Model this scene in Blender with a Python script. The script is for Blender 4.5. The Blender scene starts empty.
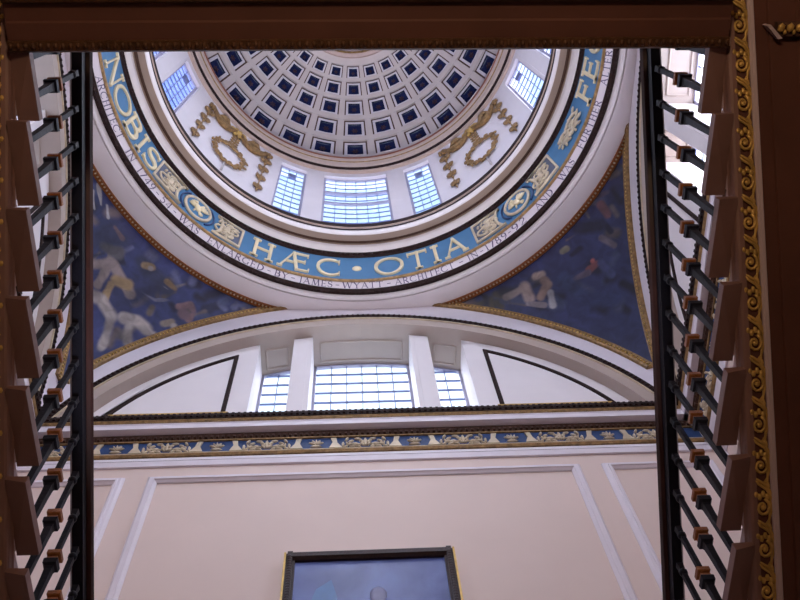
import bpy, bmesh, math, random
from mathutils import Vector, Matrix
random.seed(7)
S = bpy.context.scene
COL = S.collection
pi = math.pi
rad = math.radians

# ------------------------------------------------------------------ camera
cam_d = bpy.data.cameras.new('camera')
cam_d.sensor_fit = 'HORIZONTAL'; cam_d.sensor_width = 36.0; cam_d.lens = 40.5
cam_d.clip_start = 0.05; cam_d.clip_end = 200
cam = bpy.data.objects.new('camera', cam_d); COL.objects.link(cam)
_r = Vector((9.98449644e-01, -4.80301458e-04, -5.56603867e-02))
_u = Vector((0.02098434, -0.92293377, 0.3843864))
_f = Vector((0.05155547, 0.38495846, 0.92149282))
M = Matrix((( _r.x, _u.x, -_f.x, -0.1297), (_r.y, _u.y, -_f.y, -1.9908), (_r.z, _u.z, -_f.z, 1.6), (0, 0, 0, 1)))
cam.matrix_world = M
S.camera = cam

# ------------------------------------------------------------------ world + colour
w = bpy.data.worlds.new('sky'); S.world = w; w.use_nodes = True
w.node_tree.nodes['Background'].inputs[0].default_value = (0.62, 0.74, 1.0, 1)
w.node_tree.nodes['Background'].inputs[1].default_value = 0.25
S.view_settings.view_transform = 'Standard'
S.view_settings.look = 'None'
S.view_settings.gamma = 1
S.view_settings.use_curve_mapping = False
S.view_settings.exposure = 1.2
# daylight in the panes: (colour, strength) for front, right, back, left windows
SKY_DRUM = [((0.50, 0.70, 1.0), 0.27), ((0.56, 0.70, 1.0), 0.32), ((0.85, 0.88, 1.0), 0.8), ((0.14, 0.26, 1.0), 0.24)]
SKY_LUN = [((0.86, 0.95, 1.0), 0.38), ((0.97, 0.95, 1.0), 1.6), ((0.97, 0.95, 1.0), 3.2), ((0.85, 0.9, 1.0), 0.4)]
# patches of bright sky beyond the windows of each side, high up, shining down through the panes: (drum W, lunette W)
SKYPATCH = [(700, 500), (1700, 1600), (1800, 1500), (450, 600)]
# area lamps for the sky patches and the added fills low in the hall
def area(name, loc, size, power, col, aim):
    l = bpy.data.lights.new(name, 'AREA'); l.shape = 'DISK'; l.size = size; l.energy = power; l.color = col
    o = bpy.data.objects.new(name, l); COL.objects.link(o); o.location = loc
    o.rotation_euler = Vector(aim).to_track_quat('-Z', 'Y').to_euler()
    return o
for _k in range(4):
    _c, _s = [(1, 0), (0, -1), (-1, 0), (0, 1)][_k]
    _t = lambda x, y, z: (_c * x - _s * y, _s * x + _c * y, z)
    for _n, _loc, _aim, _sz, _p in (('sky_drum', (0, 7.4, 27.0), (0, -1, -1.05), (5.0, 3.2), SKYPATCH[_k][0]), ('sky_lunette', (0, 8.3, 18.6), (0, -1, -1.05), (5.0, 3.2), SKYPATCH[_k][1])):
        _l = area(_n, _t(*_loc), 1, _p, (0.98, 0.92, 1.0), _t(*_aim)); _l.data.shape = 'RECTANGLE'; _l.data.size, _l.data.size_y = _sz
_l = area('floor_bounce_fill', (0.0, 0.3, 1.0), 0.3, 55, (1.0, 0.94, 1.0), (-0.01, 0.0, 1)); _l.data.spread = rad(36)  # added upward fill, stands in for daylight bounced off the floor
area('stair_underside_fill', (0.0, -4.3, 3.2), 0.6, 22, (1.0, 0.72, 0.45), (0, 0.25, 1))  # added warm fill for the undersides of the stairs, no actual fitting

# ------------------------------------------------------------------ materials
def mat(name, col, rough=0.6, metal=0.0, noise=0.0, scale=6.0, bump=0.0, bscale=None, col2=None, spec=0.4):
    m = bpy.data.materials.new(name); m.use_nodes = True
    nt = m.node_tree; b = nt.nodes['Principled BSDF']
    b.inputs['Roughness'].default_value = rough; b.inputs['Metallic'].default_value = metal
    b.inputs['Specular IOR Level'].default_value = spec
    c = tuple(col) + (1,)
    b.inputs['Base Color'].default_value = c
    if noise or col2 or bump:
        tc = nt.nodes.new('ShaderNodeTexCoord')
        n = nt.nodes.new('ShaderNodeTexNoise'); n.inputs['Scale'].default_value = scale; n.inputs['Detail'].default_value = 5
        nt.links.new(tc.outputs['Object'], n.inputs['Vector'])
        if noise or col2:
            r = nt.nodes.new('ShaderNodeValToRGB')
            a = col2 if col2 else tuple(x * (1 - noise) for x in col)
            r.color_ramp.elements[0].position = 0.32; r.color_ramp.elements[1].position = 0.68
            r.color_ramp.elements[0].color = tuple(a) + (1,); r.color_ramp.elements[1].color = c
            nt.links.new(n.outputs['Fac'], r.inputs['Fac']); nt.links.new(r.outputs['Color'], b.inputs['Base Color'])
        if bump:
            n2 = nt.nodes.new('ShaderNodeTexNoise'); n2.inputs['Scale'].default_value = bscale or scale * 4
            nt.links.new(tc.outputs['Object'], n2.inputs['Vector'])
            bp = nt.nodes.new('ShaderNodeBump'); bp.inputs['Strength'].default_value = bump; bp.inputs['Distance'].default_value = 0.02
            nt.links.new(n2.outputs['Fac'], bp.inputs['Height']); nt.links.new(bp.outputs['Normal'], b.inputs['Normal'])
    return m
def glow(name, col, st):
    m = bpy.data.materials.new(name); m.use_nodes = True
    nt = m.node_tree; b = nt.nodes['Principled BSDF']
    b.inputs['Base Color'].default_value = (0.5, 0.55, 0.6, 1); b.inputs['Roughness'].default_value = 0.15
    tc = nt.nodes.new('ShaderNodeTexCoord'); n = nt.nodes.new('ShaderNodeTexNoise'); n.inputs['Scale'].default_value = 0.6
    nt.links.new(tc.outputs['Object'], n.inputs['Vector'])
    r = nt.nodes.new('ShaderNodeValToRGB')
    r.color_ramp.elements[0].position = 0.35; r.color_ramp.elements[1].position = 0.65
    r.color_ramp.elements[0].color = tuple(x * y for x, y in zip(col, (0.75, 0.88, 0.96))) + (1,)
    r.color_ramp.elements[1].color = tuple(col) + (1,)
    nt.links.new(n.outputs['Fac'], r.inputs['Fac'])
    nt.links.new(r.outputs['Color'], b.inputs['Emission Color']); b.inputs['Emission Strength'].default_value = st / 0.45
    tr = nt.nodes.new('ShaderNodeBsdfTransparent'); tr.inputs['Color'].default_value = (0.9, 0.95, 1, 1)
    mx = nt.nodes.new('ShaderNodeMixShader'); mx.inputs['Fac'].default_value = 0.45
    out = nt.nodes['Material Output']
    nt.links.new(tr.outputs[0], mx.inputs[1]); nt.links.new(b.outputs[0], mx.inputs[2]); nt.links.new(mx.outputs[0], out.inputs['Surface'])
    return m
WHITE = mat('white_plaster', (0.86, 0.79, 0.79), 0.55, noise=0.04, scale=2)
CREAM = mat('cream_wall_paint', (0.78, 0.62, 0.55), 0.6, noise=0.04, scale=1.2)
LILAC = mat('lilac_white_paint', (0.82, 0.75, 0.80), 0.5, noise=0.03)
TAN = mat('tan_plaster', (0.46, 0.34, 0.27), 0.6, noise=0.08, scale=3)
VAULT = mat('vault_shaded_tan', (0.50, 0.40, 0.34), 0.6, noise=0.06, scale=3)  # tan paint, darkened so the colour carries the shade under the arches
STONE = mat('dome_plaster', (0.66, 0.58, 0.55), 0.6, noise=0.06, scale=3)
GOLD = mat('gilt', (0.78, 0.50, 0.15), 0.42, metal=0.35, noise=0.35, scale=9, bump=0.3)
PALEGOLD = mat('pale_gilt', (0.74, 0.61, 0.43), 0.45, metal=0.15, noise=0.25, scale=6, bump=0.2)
OLDGOLD = mat('antique_gilt', (0.42, 0.25, 0.10), 0.45, metal=0.25, noise=0.5, scale=14, bump=0.4)
DARK = mat('dark_bead_paint', (0.034, 0.016, 0.014), 0.6, noise=0.5, scale=20, bump=0.3, spec=0.15)
BROWNLINE = mat('brown_line_paint', (0.10, 0.045, 0.028), 0.6, noise=0.3, scale=10)
BLUE = mat('frieze_blue', (0.06, 0.20, 0.38), 0.5, noise=0.12, scale=3)
NAVY = mat('coffer_navy', (0.018, 0.024, 0.085), 0.85, noise=0.3, scale=4, spec=0.05)
CORNBLUE = mat('cornice_blue', (0.03, 0.07, 0.20), 0.5, noise=0.3)
INK = mat('purple_ink', (0.10, 0.07, 0.16), 0.6)
IRON = mat('black_iron', (0.005, 0.006, 0.016), 0.5, noise=0.3, scale=12, bump=0.1, spec=0.25)
DULLGILT = mat('dull_red_gilt', (0.13, 0.055, 0.025), 0.5, metal=0.2, noise=0.5, scale=20, bump=0.3)
COPPER = mat('reddish_gilt', (0.42, 0.15, 0.04), 0.4, metal=0.35, noise=0.4, scale=30, bump=0.3)
MAHOG = mat('mahogany', (0.045, 0.016, 0.016), 0.3, noise=0.4, scale=8)
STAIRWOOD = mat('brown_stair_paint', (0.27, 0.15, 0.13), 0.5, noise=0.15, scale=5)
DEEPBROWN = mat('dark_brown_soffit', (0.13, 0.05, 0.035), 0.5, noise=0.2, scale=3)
STRING = mat('string_paint', (0.62, 0.50, 0.55), 0.5, noise=0.08, scale=4)
FLOOR = mat('hall_floor', (0.55, 0.42, 0.34), 0.4, noise=0.2, scale=2)
BAR = mat('blue_grey_glazing_bar', (0.20, 0.23, 0.42), 0.5)
FRAMEW = mat('window_frame_paint', (0.42, 0.40, 0.52), 0.5)

# ------------------------------------------------------------------ mesh builder
class MB:
    def __init__(s): s.v = []; s.f = []; s.mi = []; s.sm = []
    def add(s, vs, fs, mi=0, sm=False):
        o = len(s.v); s.v += [tuple(p) for p in vs]
        for f in fs: s.f.append(tuple(i + o for i in f)); s.mi.append(mi); s.sm.append(sm)
    def hexa(s, p, mi=0):
        s.add(p, [(0, 1, 2, 3), (7, 6, 5, 4), (0, 4, 5, 1), (1, 5, 6, 2), (2, 6, 7, 3), (3, 7, 4, 0)], mi)
    def box(s, x0, x1, y0, y1, z0, z1, mi=0):
        s.hexa([(x0, y0, z0), (x1, y0, z0), (x1, y1, z0), (x0, y1, z0), (x0, y0, z1), (x1, y0, z1), (x1, y1, z1), (x0, y1, z1)], mi)
    def loft(s, rings, closed_ring=True, closed_path=False, caps=True, mi=0, sm=False, mis=None):
        n = len(rings[0]); m = len(rings); vs = [p for r in rings for p in r]; o = len(s.v)
        s.v += [tuple(p) for p in vs]
        for i in range(m if closed_path else m - 1):
            a = i * n; b = ((i + 1) % m) * n
            for j in range(n if closed_ring else n - 1):
                k = (j + 1) % n
                s.f.append((o + a + j, o + a + k, o + b + k, o + b + j)); s.mi.append(mis[j] if mis else mi); s.sm.append(sm)
        if caps and closed_ring and not closed_path:
            s.f.append(tuple(o + j for j in range(n))[::-1]); s.mi.append(mi); s.sm.append(False)
            s.f.append(tuple(o + (m - 1) * n + j for j in range(n))); s.mi.append(mi); s.sm.append(False)
    def prism(s, poly, d0, d1, axis='y', mi=0):
        # poly in the plane across the axis
        def P(p, d): return {'y': (p[0], d, p[1]), 'x': (d, p[0], p[1]), 'z': (p[0], p[1], d)}[axis]
        s.loft([[P(p, d0) for p in poly], [P(p, d1) for p in poly]], mi=mi)
    def revolve(s, prof, a0=0, a1=360, n=144, mi=0, sm=False):
        full = abs(a1 - a0 - 360) < 1e-6
        k = n if full else n + 1
        rings = []
        for i in range(k):
            a = rad(a0 + (a1 - a0) * i / n)
            rings.append([(r * math.sin(a), r * math.cos(a), z) for r, z in prof])
        s.loft(rings, True, full, not full, mi, sm)
    def tube(s, pts, r, n=6, mi=0, sm=True, closed=False):
        pts = [Vector(p) for p in pts]; m = len(pts); rings = []
        rs = r if isinstance(r, (list, tuple)) else [r] * m
        up = None
        for i, p in enumerate(pts):
            a = pts[(i - 1) % m] if (closed or i > 0) else p; b = pts[(i + 1) % m] if (closed or i < m - 1) else p
            t = (b - a).normalized()
            if up is None: up = Vector((0, 0, 1)) if abs(t.z) < .9 else Vector((1, 0, 0))
            x = t.cross(up).normalized(); y = x.cross(t).normalized(); up = y
            rings.append([p + (x * math.cos(2 * pi * j / n) + y * math.sin(2 * pi * j / n)) * rs[i] for j in range(n)])
        s.loft(rings, True, closed, not closed, mi, sm)
    def blob(s, c, ax, ay, az, mi=0, n=8, m=5):
        c = Vector(c); ax = Vector(ax); ay = Vector(ay); az = Vector(az)
        vs = [c - az]; fs = []
        for i in range(1, m):
            ph = -pi / 2 + pi * i / m
            for j in range(n):
                t = 2 * pi * j / n
                vs.append(c + (ax * math.cos(t) + ay * math.sin(t)) * math.cos(ph) + az * math.sin(ph))
        vs.append(c + az); top = len(vs) - 1
        for j in range(n):
            fs.append((0, 1 + (j + 1) % n, 1 + j))
            fs.append((top, top - n + j, top - n + (j + 1) % n))
        for i in range(m - 2):
            for j in range(n):
                a = 1 + i * n; k = (j + 1) % n
                fs.append((a + j, a + k, a + n + k, a + n + j))
        s.add(vs, fs, mi, True)
    def xf(s, fn): s.v = [tuple(fn(p)) for p in s.v]; return s
    def build(s, name, mats, parent=None, center=False, recalc=True):
        off = Vector((0, 0, 0))
        if parent is not None: off = world_loc(parent)
        if center and s.v:
            lo = [min(p[i] for p in s.v) for i in range(3)]; hi = [max(p[i] for p in s.v) for i in range(3)]
            off0 = Vector(((lo[0] + hi[0]) / 2, (lo[1] + hi[1]) / 2, (lo[2] + hi[2]) / 2))
        else: off0 = off
        me = bpy.data.meshes.new(name)
        me.from_pydata([tuple(Vector(p) - off0) for p in s.v], [], s.f)
        if not isinstance(mats, (list, tuple)): mats = [mats]
        for m in mats: me.materials.append(m)
        me.polygons.foreach_set('material_index', s.mi); me.polygons.foreach_set('use_smooth', s.sm)
        if recalc:
            bm = bmesh.new(); bm.from_mesh(me); bmesh.ops.recalc_face_normals(bm, faces=bm.faces); bm.to_mesh(me); bm.free()
        me.update()
        o = bpy.data.objects.new(name, me); COL.objects.link(o)
        o.location = off0 - off
        if parent is not None: o.parent = parent
        return o
def world_loc(o):
    l = Vector((0, 0, 0))
    while o is not None: l = l + o.location; o = o.parent
    return l
def tag(o, label=None, cat=None, group=None, kind=None):
    if label: o['label'] = label
    if cat: o['category'] = cat
    if group: o['group'] = group
    if kind: o['kind'] = kind
    return o
def empty(name, loc, label=None, cat=None, group=None, kind=None):
    o = bpy.data.objects.new(name, None); COL.objects.link(o); o.location = loc; o.empty_display_size = 0.2
    return tag(o, label, cat, group, kind)
def structure(o): o['kind'] = 'structure'; return o
def turn(k):
    c, s_ = [(1, 0), (0, -1), (-1, 0), (0, 1)][k]
    return lambda p: (c * p[0] - s_ * p[1], s_ * p[0] + c * p[1], p[2])      # 0 front, 1 right, 2 back, 3 left
SIDES = ['front', 'right', 'back', 'left']
def arcblock(m, r0, r1, z0, z1, a0, a1, n=None, mi=0):
    full = a1 - a0 >= 359.9
    m.revolve([(r0, z0), (r1, z0), (r1, z1), (r0, z1)], a0, a1, n or max(3, int((a1 - a0) / 2.5)), mi)

# ================================================================== SETTING
A = 5.11            # half width of the square at the arches
WY = 5.0            # wall face
b = MB(); b.box(-5.4, 5.4, -5.4, 5.4, -0.2, 0.0); structure(b.build('floor', FLOOR))

win_no = 0
trim_no = 0
def ring_arc(m, r0, r1, cz, y0, y1, a0=-90, a1=90, n=72, mi=0):
    rings = []
    for i in range(n + 1):
        t = rad(a0 + (a1 - a0) * i / n); sx, cx = math.sin(t), math.cos(t)
        rings.append([(r0 * sx, y0, cz + r0 * cx), (r1 * sx, y0, cz + r1 * cx), (r1 * sx, y1, cz + r1 * cx), (r0 * sx, y1, cz + r0 * cx)])
    m.loft(rings, mi=mi)
def strip(m, pts, wdt, y0, y1, closed=False, mi=0):
    # flat moulding following pts (x, z) on a wall facing -y
    P = [Vector((p[0], p[1])) for p in pts]; n = len(P); rings = []
    for i in range(n):
        a = P[(i - 1) % n] if closed or i else None; c = P[(i + 1) % n] if closed or i < n - 1 else None
        d1 = (P[i] - a).normalized() if a is not None else (c - P[i]).normalized()
        d2 = (c - P[i]).normalized() if c is not None else d1
        n1 = Vector((-d1.y, d1.x)); n2 = Vector((-d2.y, d2.x)); nn = (n1 + n2).normalized(); k = 1 / max(.35, nn.dot(n1))
        h = wdt / 2 * k
        o = P[i] + nn * h; q = P[i] - nn * h; o2 = P[i] + nn * h * .5; q2 = P[i] - nn * h * .5
        rings.append([(o.x, y1, o.y), (o.x, (y0 + y1) / 2, o.y), (o2.x, y0, o2.y), (q2.x, y0, q2.y), (q.x, (y0 + y1) / 2, q.y), (q.x, y1, q.y)])
    m.loft(rings, True, closed, not closed, mi)

def zl(x): return 12.6 + math.sqrt(max(0, 25.0 - x * x))
def zu(x): return min(13.06 + math.sqrt(5.57 ** 2 - x * x), 18.27)
def soff(x): return 12.6 + math.sqrt(4.8 ** 2 - x * x)

def make_side(k):
    global win_no, trim_no
    T = turn(k); side = SIDES[k]
    # lower wall
    m = MB(); m.box(-5.0, 5.0, WY, 5.45, 0, 13.2); m.xf(T)
    wall = structure(m.build('wall_' + side, CREAM))
    # white band under the cornice
    m = MB()
    m.prism([(4.96, 12.57), (4.97, 12.65), (5.02, 12.65), (5.02, 12.57)], -4.96, 4.96, 'x')
    m.prism([(4.965, 12.44), (4.95, 12.54), (5.02, 12.54), (5.02, 12.44)], -4.965, 4.965, 'x')
    m.xf(T); m.build('picture_rail', LILAC, wall)
    # panel mouldings
    def panel(x0, x1, z0, z1):
        q = MB(); strip(q, [(x0, z0), (x1, z0), (x1, z1), (x0, z1)], 0.14, WY - 0.05, WY + .01, True)
        strip(q, [(x0 + .02, z0 + .02), (x1 - .02, z0 + .02), (x1 - .02, z1 - .02), (x0 + .02, z1 - .02)], 0.05, WY - 0.065, WY + .01, True)
        q.xf(T); q.build('panel_moulding', LILAC, wall)
    panel(-2.91, 2.91, 1.6, 12.12); panel(-4.82, -3.36, 1.6, 12.12); panel(3.36, 4.82, 1.6, 12.12)
    # cornice
    trim_no += 1
    m = MB()   # corona and ledge
    e = 4.80
    m.prism([(e, 13.18), (e, 13.28), (e - .015, 13.30), (e, 13.33), (e + .02, 13.53), (5.32, 13.53), (5.32, 12.66), (4.985, 12.66), (4.985, 13.10), (4.965, 13.12), (4.92, 13.18)], -5.1, 5.1, 'x')
    m.xf(T); corn = structure(m.build('trim_%d' % trim_no, LILAC))
    m = MB(); m.prism([(e - .03, 13.40), (e - .045, 13.46), (e - .03, 13.535), (e + .05, 13.535), (e + .05, 13.40)], -e, e, 'x')
    for i in range(110):
        x = -4.75 + 9.5 * i / 109; m.box(x - .02, x + .02, e - .06, e - .03, 13.42, 13.50)
    m.xf(T); m.build('dark_bead', DARK, corn)
    m = MB(); m.prism([(e - .01, 13.33), (e - .035, 13.365), (e - .02, 13.40), (e + .03, 13.40), (e + .03, 13.33)], -e, e, 'x'); m.xf(T); m.build('gilt_fillet', OLDGOLD, corn)
    m = MB(); m.prism([(4.905, 13.17), (4.965, 13.095), (5.0, 13.095), (5.0, 13.17)], -4.9, 4.9, 'x')
    for i in range(120):
        x = -4.85 + 9.7 * i / 119; m.box(x - .018, x + .018, 4.915, 4.96, 13.10, 13.15)
    m.xf(T); m.build('bed_mould', BROWNLINE, corn)
    m = MB(); m.prism([(4.955, 13.065), (4.95, 13.085), (4.955, 13.098), (5.0, 13.098), (5.0, 13.065)], -4.95, 4.95, 'x')
    m.prism([(4.95, 12.66), (4.93, 12.69), (4.945, 12.735), (5.0, 12.735), (5.0, 12.66)], -4.94, 4.94, 'x')
    m.xf(T); m.build('gilt_moulding', OLDGOLD, corn)
    m = MB(); m.prism([(4.978, 12.735), (4.978, 13.065), (5.0, 13.065), (5.0, 12.735)], -4.97, 4.97, 'x'); m.xf(T); fr = m.build('frieze_ground', CORNBLUE, corn)
    m = MB(); m.prism([(4.955, 12.735), (4.965, 12.78), (5.0, 12.78), (5.0, 12.735)], -4.95, 4.95, 'x')
    rnd = random.Random(3 + k); P = 1.43
    def leaf(x, z, ang, L, W, d=.03):
        ca, sa = math.cos(ang), math.sin(ang)
        m.blob((x, 4.972, z), (L * ca, 0, L * sa), (-W * sa, 0, W * ca), (0, d, 0), n=6, m=4)
    for i in range(-4, 5):
        x0 = i * P
        if abs(x0) < 4.9:
            for sgn in (-1, 1):          # long lozenge of scrolling leaves
                for j in range(6):
                    u = sgn * (.05 + .055 * j); 
                    if abs(x0 + u) > 4.92: continue
                    leaf(x0 + u, 12.94 + .075 * math.sin(j * 2.1), sgn * (.7 - .45 * j), .06, .024)
                    leaf(x0 + u * .9, 12.83 + .03 * math.cos(j * 3.1), sgn * (.9 - .3 * j), .05, .022)
                    leaf(x0 + u, 12.86 + .04 * math.cos(j * 1.7), sgn * (-.6 + .5 * j), .04, .016)
            leaf(x0, 12.93, pi / 2, .12, .03)
        x1 = x0 + P / 2                  # square panel with a palmette between two pale brackets
        if abs(x1) < 4.75:
            for a in (-60, -30, 0, 30, 60):
                leaf(x1 + .06 * math.sin(rad(a)), 12.86 + .09 * math.cos(rad(a)), pi / 2 - rad(a), .07, .016)
            leaf(x1, 12.83, 0, .09, .025)
            for sgn in (-1, 1):
                xb = x1 + sgn * .26
                if abs(xb) < 4.85:
                    m.prism([(xb - sgn * .07, 12.78), (xb + sgn * .12, 12.78), (xb + sgn * .05, 12.90), (xb + sgn * .03, 13.04), (xb - sgn * .05, 13.04), (xb - sgn * .02, 12.92)], 4.955, 4.98, 'y')
    m.xf(T); m.build('frieze_ornament', PALEGOLD, corn)
    # lunette wall : two flanks and two piers
    m = MB()
    for sg in (-1, 1):
        n = 24; poly = [(sg * 1.9, 13.53)]
        for i in range(n + 1):
            x = 1.9 + (4.71 - 1.9) * i / n; poly.append((sg * x, min(soff(x), 12.6 + math.sqrt(4.8 ** 2 - x * x))))
        poly.append((sg * 4.78, 13.53))
        m.prism(poly, 5.3, 6.1)
    m.xf(T); lun = m.build('lunette', WHITE, wall)
    for sg in (-1, 1):
        m = MB()
        x0, x1 = sg * .92, sg * 1.27
        m.prism([(x0, 13.53), (x1, 13.53), (x1, soff(1.27) - .02), (x0, soff(.92) - .02)], 5.3, 5.98)
        m.xf(T); pr = m.build('pier', WHITE, wall)
        m = MB(); m.prism([(sg * 1.0, 13.55), (sg * 1.19, 13.55), (sg * 1.19, soff(1.19) - .12), (sg * 1.0, soff(1.0) - .12)], 5.285, 5.3)
        m.xf(T); m.build('raised_panel', WHITE, pr)
        # dark moulded triangle on each flank
        pts = [(sg * 2.28, 13.7), (sg * 2.28, 12.6 + math.sqrt(4.52 ** 2 - 2.28 ** 2))]
        arc = []
        for i in range(25):
            x = 2.28 + (4.40 - 2.28) * i / 24; arc.append((sg * x, 12.6 + math.sqrt(4.52 ** 2 - x * x)))
        m = MB(); strip(m, [(sg * 2.28, 14.46)] + arc[:23], .075, 5.265, 5.3); m.xf(T); m.build('dark_panel_moulding', DARK, lun)
        m = MB(); strip(m, [(sg * 2.2, 14.45), (sg * 4.1, 14.45)], .05, 5.27, 5.3); m.xf(T); m.build('gilt_panel_moulding', GOLD, lun)
    # arch : soffit, cream bead, dark bead, flat fascia
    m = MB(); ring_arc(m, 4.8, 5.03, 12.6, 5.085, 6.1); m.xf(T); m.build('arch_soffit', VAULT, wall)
    m = MB(); ring_arc(m, 5.03, 5.055, 12.6, 5.06, 5.15); m.xf(T); m.build('gilt_arch_fillet', PALEGOLD, wall)
    m = MB(); ring_arc(m, 5.055, 5.165, 12.6, 5.05, 5.15)
    for i in range(150):
        t = rad(-84 + 168 * i / 149); c = Vector((5.11 * math.sin(t), 5.05, 12.6 + 5.11 * math.cos(t)))
        rv = Vector((math.sin(t), 0, math.cos(t))); tv = Vector((math.cos(t), 0, -math.sin(t)))
        m.blob(c, tv * .04, Vector((0, .03, 0)), rv * .045, n=5, m=4)
    m.xf(T); m.build('dark_arch_bead', DARK, wall)
    m = MB(); n = 96; rings = []
    for i in range(n + 1):
        x = -A + 2 * A * i / n; a_, b_ = max(zl(x), 13.2), zu(x)
        rings.append([(x, A, a_), (x, A, b_), (x, 5.6, b_), (x, 5.6, a_)])
    m.loft(rings); m.xf(T); m.build('arch_fascia', LILAC, wall)
    # mouldings on the vault over the windows
    m = MB()
    for x0, x1 in ((-.78, .78), (-1.8, -1.4), (1.4, 1.8)):
        def vp(x, y): 
            q = Vector((x, 0, math.sqrt(4.8 ** 2 - x * x))); q = q.normalized() * 4.79; return (q.x, y, 12.6 + q.z)
        loop = [vp(x0 + (x1 - x0) * i / 12, 5.45) for i in range(13)] + [vp(x1, 5.45 + .4 * i / 4) for i in range(1, 5)] + \
               [vp(x1 - (x1 - x0) * i / 12, 5.85) for i in range(1, 13)] + [vp(x0, 5.85 - .4 * i / 4) for i in range(1, 4)]
        m.tube(loop, .022, 5, closed=True)
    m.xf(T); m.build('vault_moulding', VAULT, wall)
    # lunette windows
    for (x0, x1, nc) in ((-.92, .92, 6), (-1.9, -1.27, 2), (1.27, 1.9, 2)):
        win_no += 1
        Z0 = 13.9
        def edge(x): return soff(x) - .005
        m = MB(); n = 8 if nc > 2 else 4
        fw = .05
        m.box(x0, x0 + fw, 5.94, 6.04, Z0, edge(x0) if abs(x0) > abs(x0 + fw) else edge(x0 + fw))
        m.box(x1 - fw, x1, 5.94, 6.04, Z0, edge(x1) if abs(x1) > abs(x1 - fw) else edge(x1 - fw))
        m.box(x0, x1, 5.93, 6.05, 13.6, Z0)
        rings = []
        for i in range(n + 1):
            x = x0 + (x1 - x0) * i / n; rings.append([(x, 5.94, edge(x) - fw), (x, 6.04, edge(x) - fw), (x, 6.04, edge(x)), (x, 5.94, edge(x))])
        m.loft(rings); m.xf(T); fr = structure(m.build('window_%d' % win_no, FRAMEW))
        m = MB()
        for c in range(1, nc):
            x = x0 + fw + (x1 - x0 - 2 * fw) * c / nc; m.box(x - .009, x + .009, 5.96, 5.995, Z0, edge(x) - fw)
        z = 17.0
        while z > Z0:
            zz = min(edge(x0 + .02), edge(x1 - .02))
            if z < zz: m.box(x0 + fw, x1 - fw, 5.955, 5.99, z - .013, z + .013)
            z -= .36
        m.xf(T); m.build('glazing_bars', BAR, fr)
        m = MB(); rings = []
        for i in range(n + 1):
            x = x0 + fw + (x1 - x0 - 2 * fw) * i / n; rings.append([(x, 6.0, Z0), (x, 6.012, Z0), (x, 6.012, edge(x) - fw), (x, 6.0, edge(x) - fw)])
        m.loft(rings); m.xf(T); m.build('pane', PANE_L[k], fr)
PANE_L = [glow('daylit_pane_lunette_' + SIDES[k], *SKY_LUN[k]) for k in range(4)]
PANE_D = [glow('daylit_pane_drum_' + SIDES[k], *SKY_DRUM[k]) for k in range(4)]
for k in range(4): make_side(k)

# ------------------------------------------------------------------ drum wall and its windows
RW = 4.6
m = MB()
arcblock(m, RW, 4.95, 20.44, 21.7, 0, 360, 144)
arcblock(m, RW, 4.95, 26.42, 26.85, 0, 360, 144)
for k in range(4):
    c = 90 * k
    for a0, a1 in ((10.9, 17.0), (26.3, 63.7), (73.0, 79.1)):
        arcblock(m, RW, 4.95, 21.7, 26.42, c + a0, c + a1)
drum = structure(m.build('wall_drum', WHITE))
for k in range(4):
    for a in (13.95, -13.95):
        c = 90 * k + a
        m = MB()
        for da in (-2.2, 2.2): arcblock(m, RW - .015, RW, 21.8, 26.42, c + da - .35, c + da + .35, 2)
        m.build('pier_moulding', WHITE, drum)
def drum_window(c, h, k, nc, rows, thick):
    global win_no
    win_no += 1
    z0, z1 = 21.7, 26.42; r0, r1 = 4.69, 4.76
    m = MB(); f = .75
    arcblock(m, r0, r1, z0, z1, c - h, c - h + f, 2); arcblock(m, r0, r1, z0, z1, c + h - f, c + h, 2)
    arcblock(m, r0, r1, z1 - .07, z1, c - h, c + h, 8); arcblock(m, r0, r1, z0, z0 + .08, c - h, c + h, 8)
    fr = structure(m.build('window_%d' % win_no, FRAMEW))
    m = MB(); g = h - f
    for i in range(1, nc):
        a = c - g + 2 * g * i / nc; arcblock(m, 4.70, 4.735, z0 + .08, z1 - .07, a - .09, a + .09, 2)
    for i in range(1, rows):
        z = z0 + .08 + (z1 - z0 - .15) * i / rows; arcblock(m, 4.705, 4.73, z - .013, z + .013, c - g, c + g, 8)
    m.build('glazing_bars', BAR, fr)
    if thick:
        m = MB()
        for z in thick: arcblock(m, 4.66, 4.73, z - .055, z + .055, c - g, c + g, 8)
        m.build('transom', FRAMEW, fr)
    else:
        z = z1 - .07 - (z1 - z0 - .15) / rows
        m = MB(); arcblock(m, 4.68, 4.73, z - .36, z, c - g / 3 + .2, c + g / 3 - .2, 3); m.build('vent', BAR, fr)
    m = MB(); arcblock(m, 4.74, 4.752, z0 + .05, z1 - .04, c - g - .1, c + g + .1, 10); m.build('pane', PANE_D[k], fr)
for k in range(4):
    drum_window(90 * k, 10.9, k, 6, 12, (25.0, 24.05))
    drum_window(90 * k + 21.65, 4.65, k, 3, 11, None)
    drum_window(90 * k - 21.65, 4.65, k, 3, 11, None)

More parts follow.
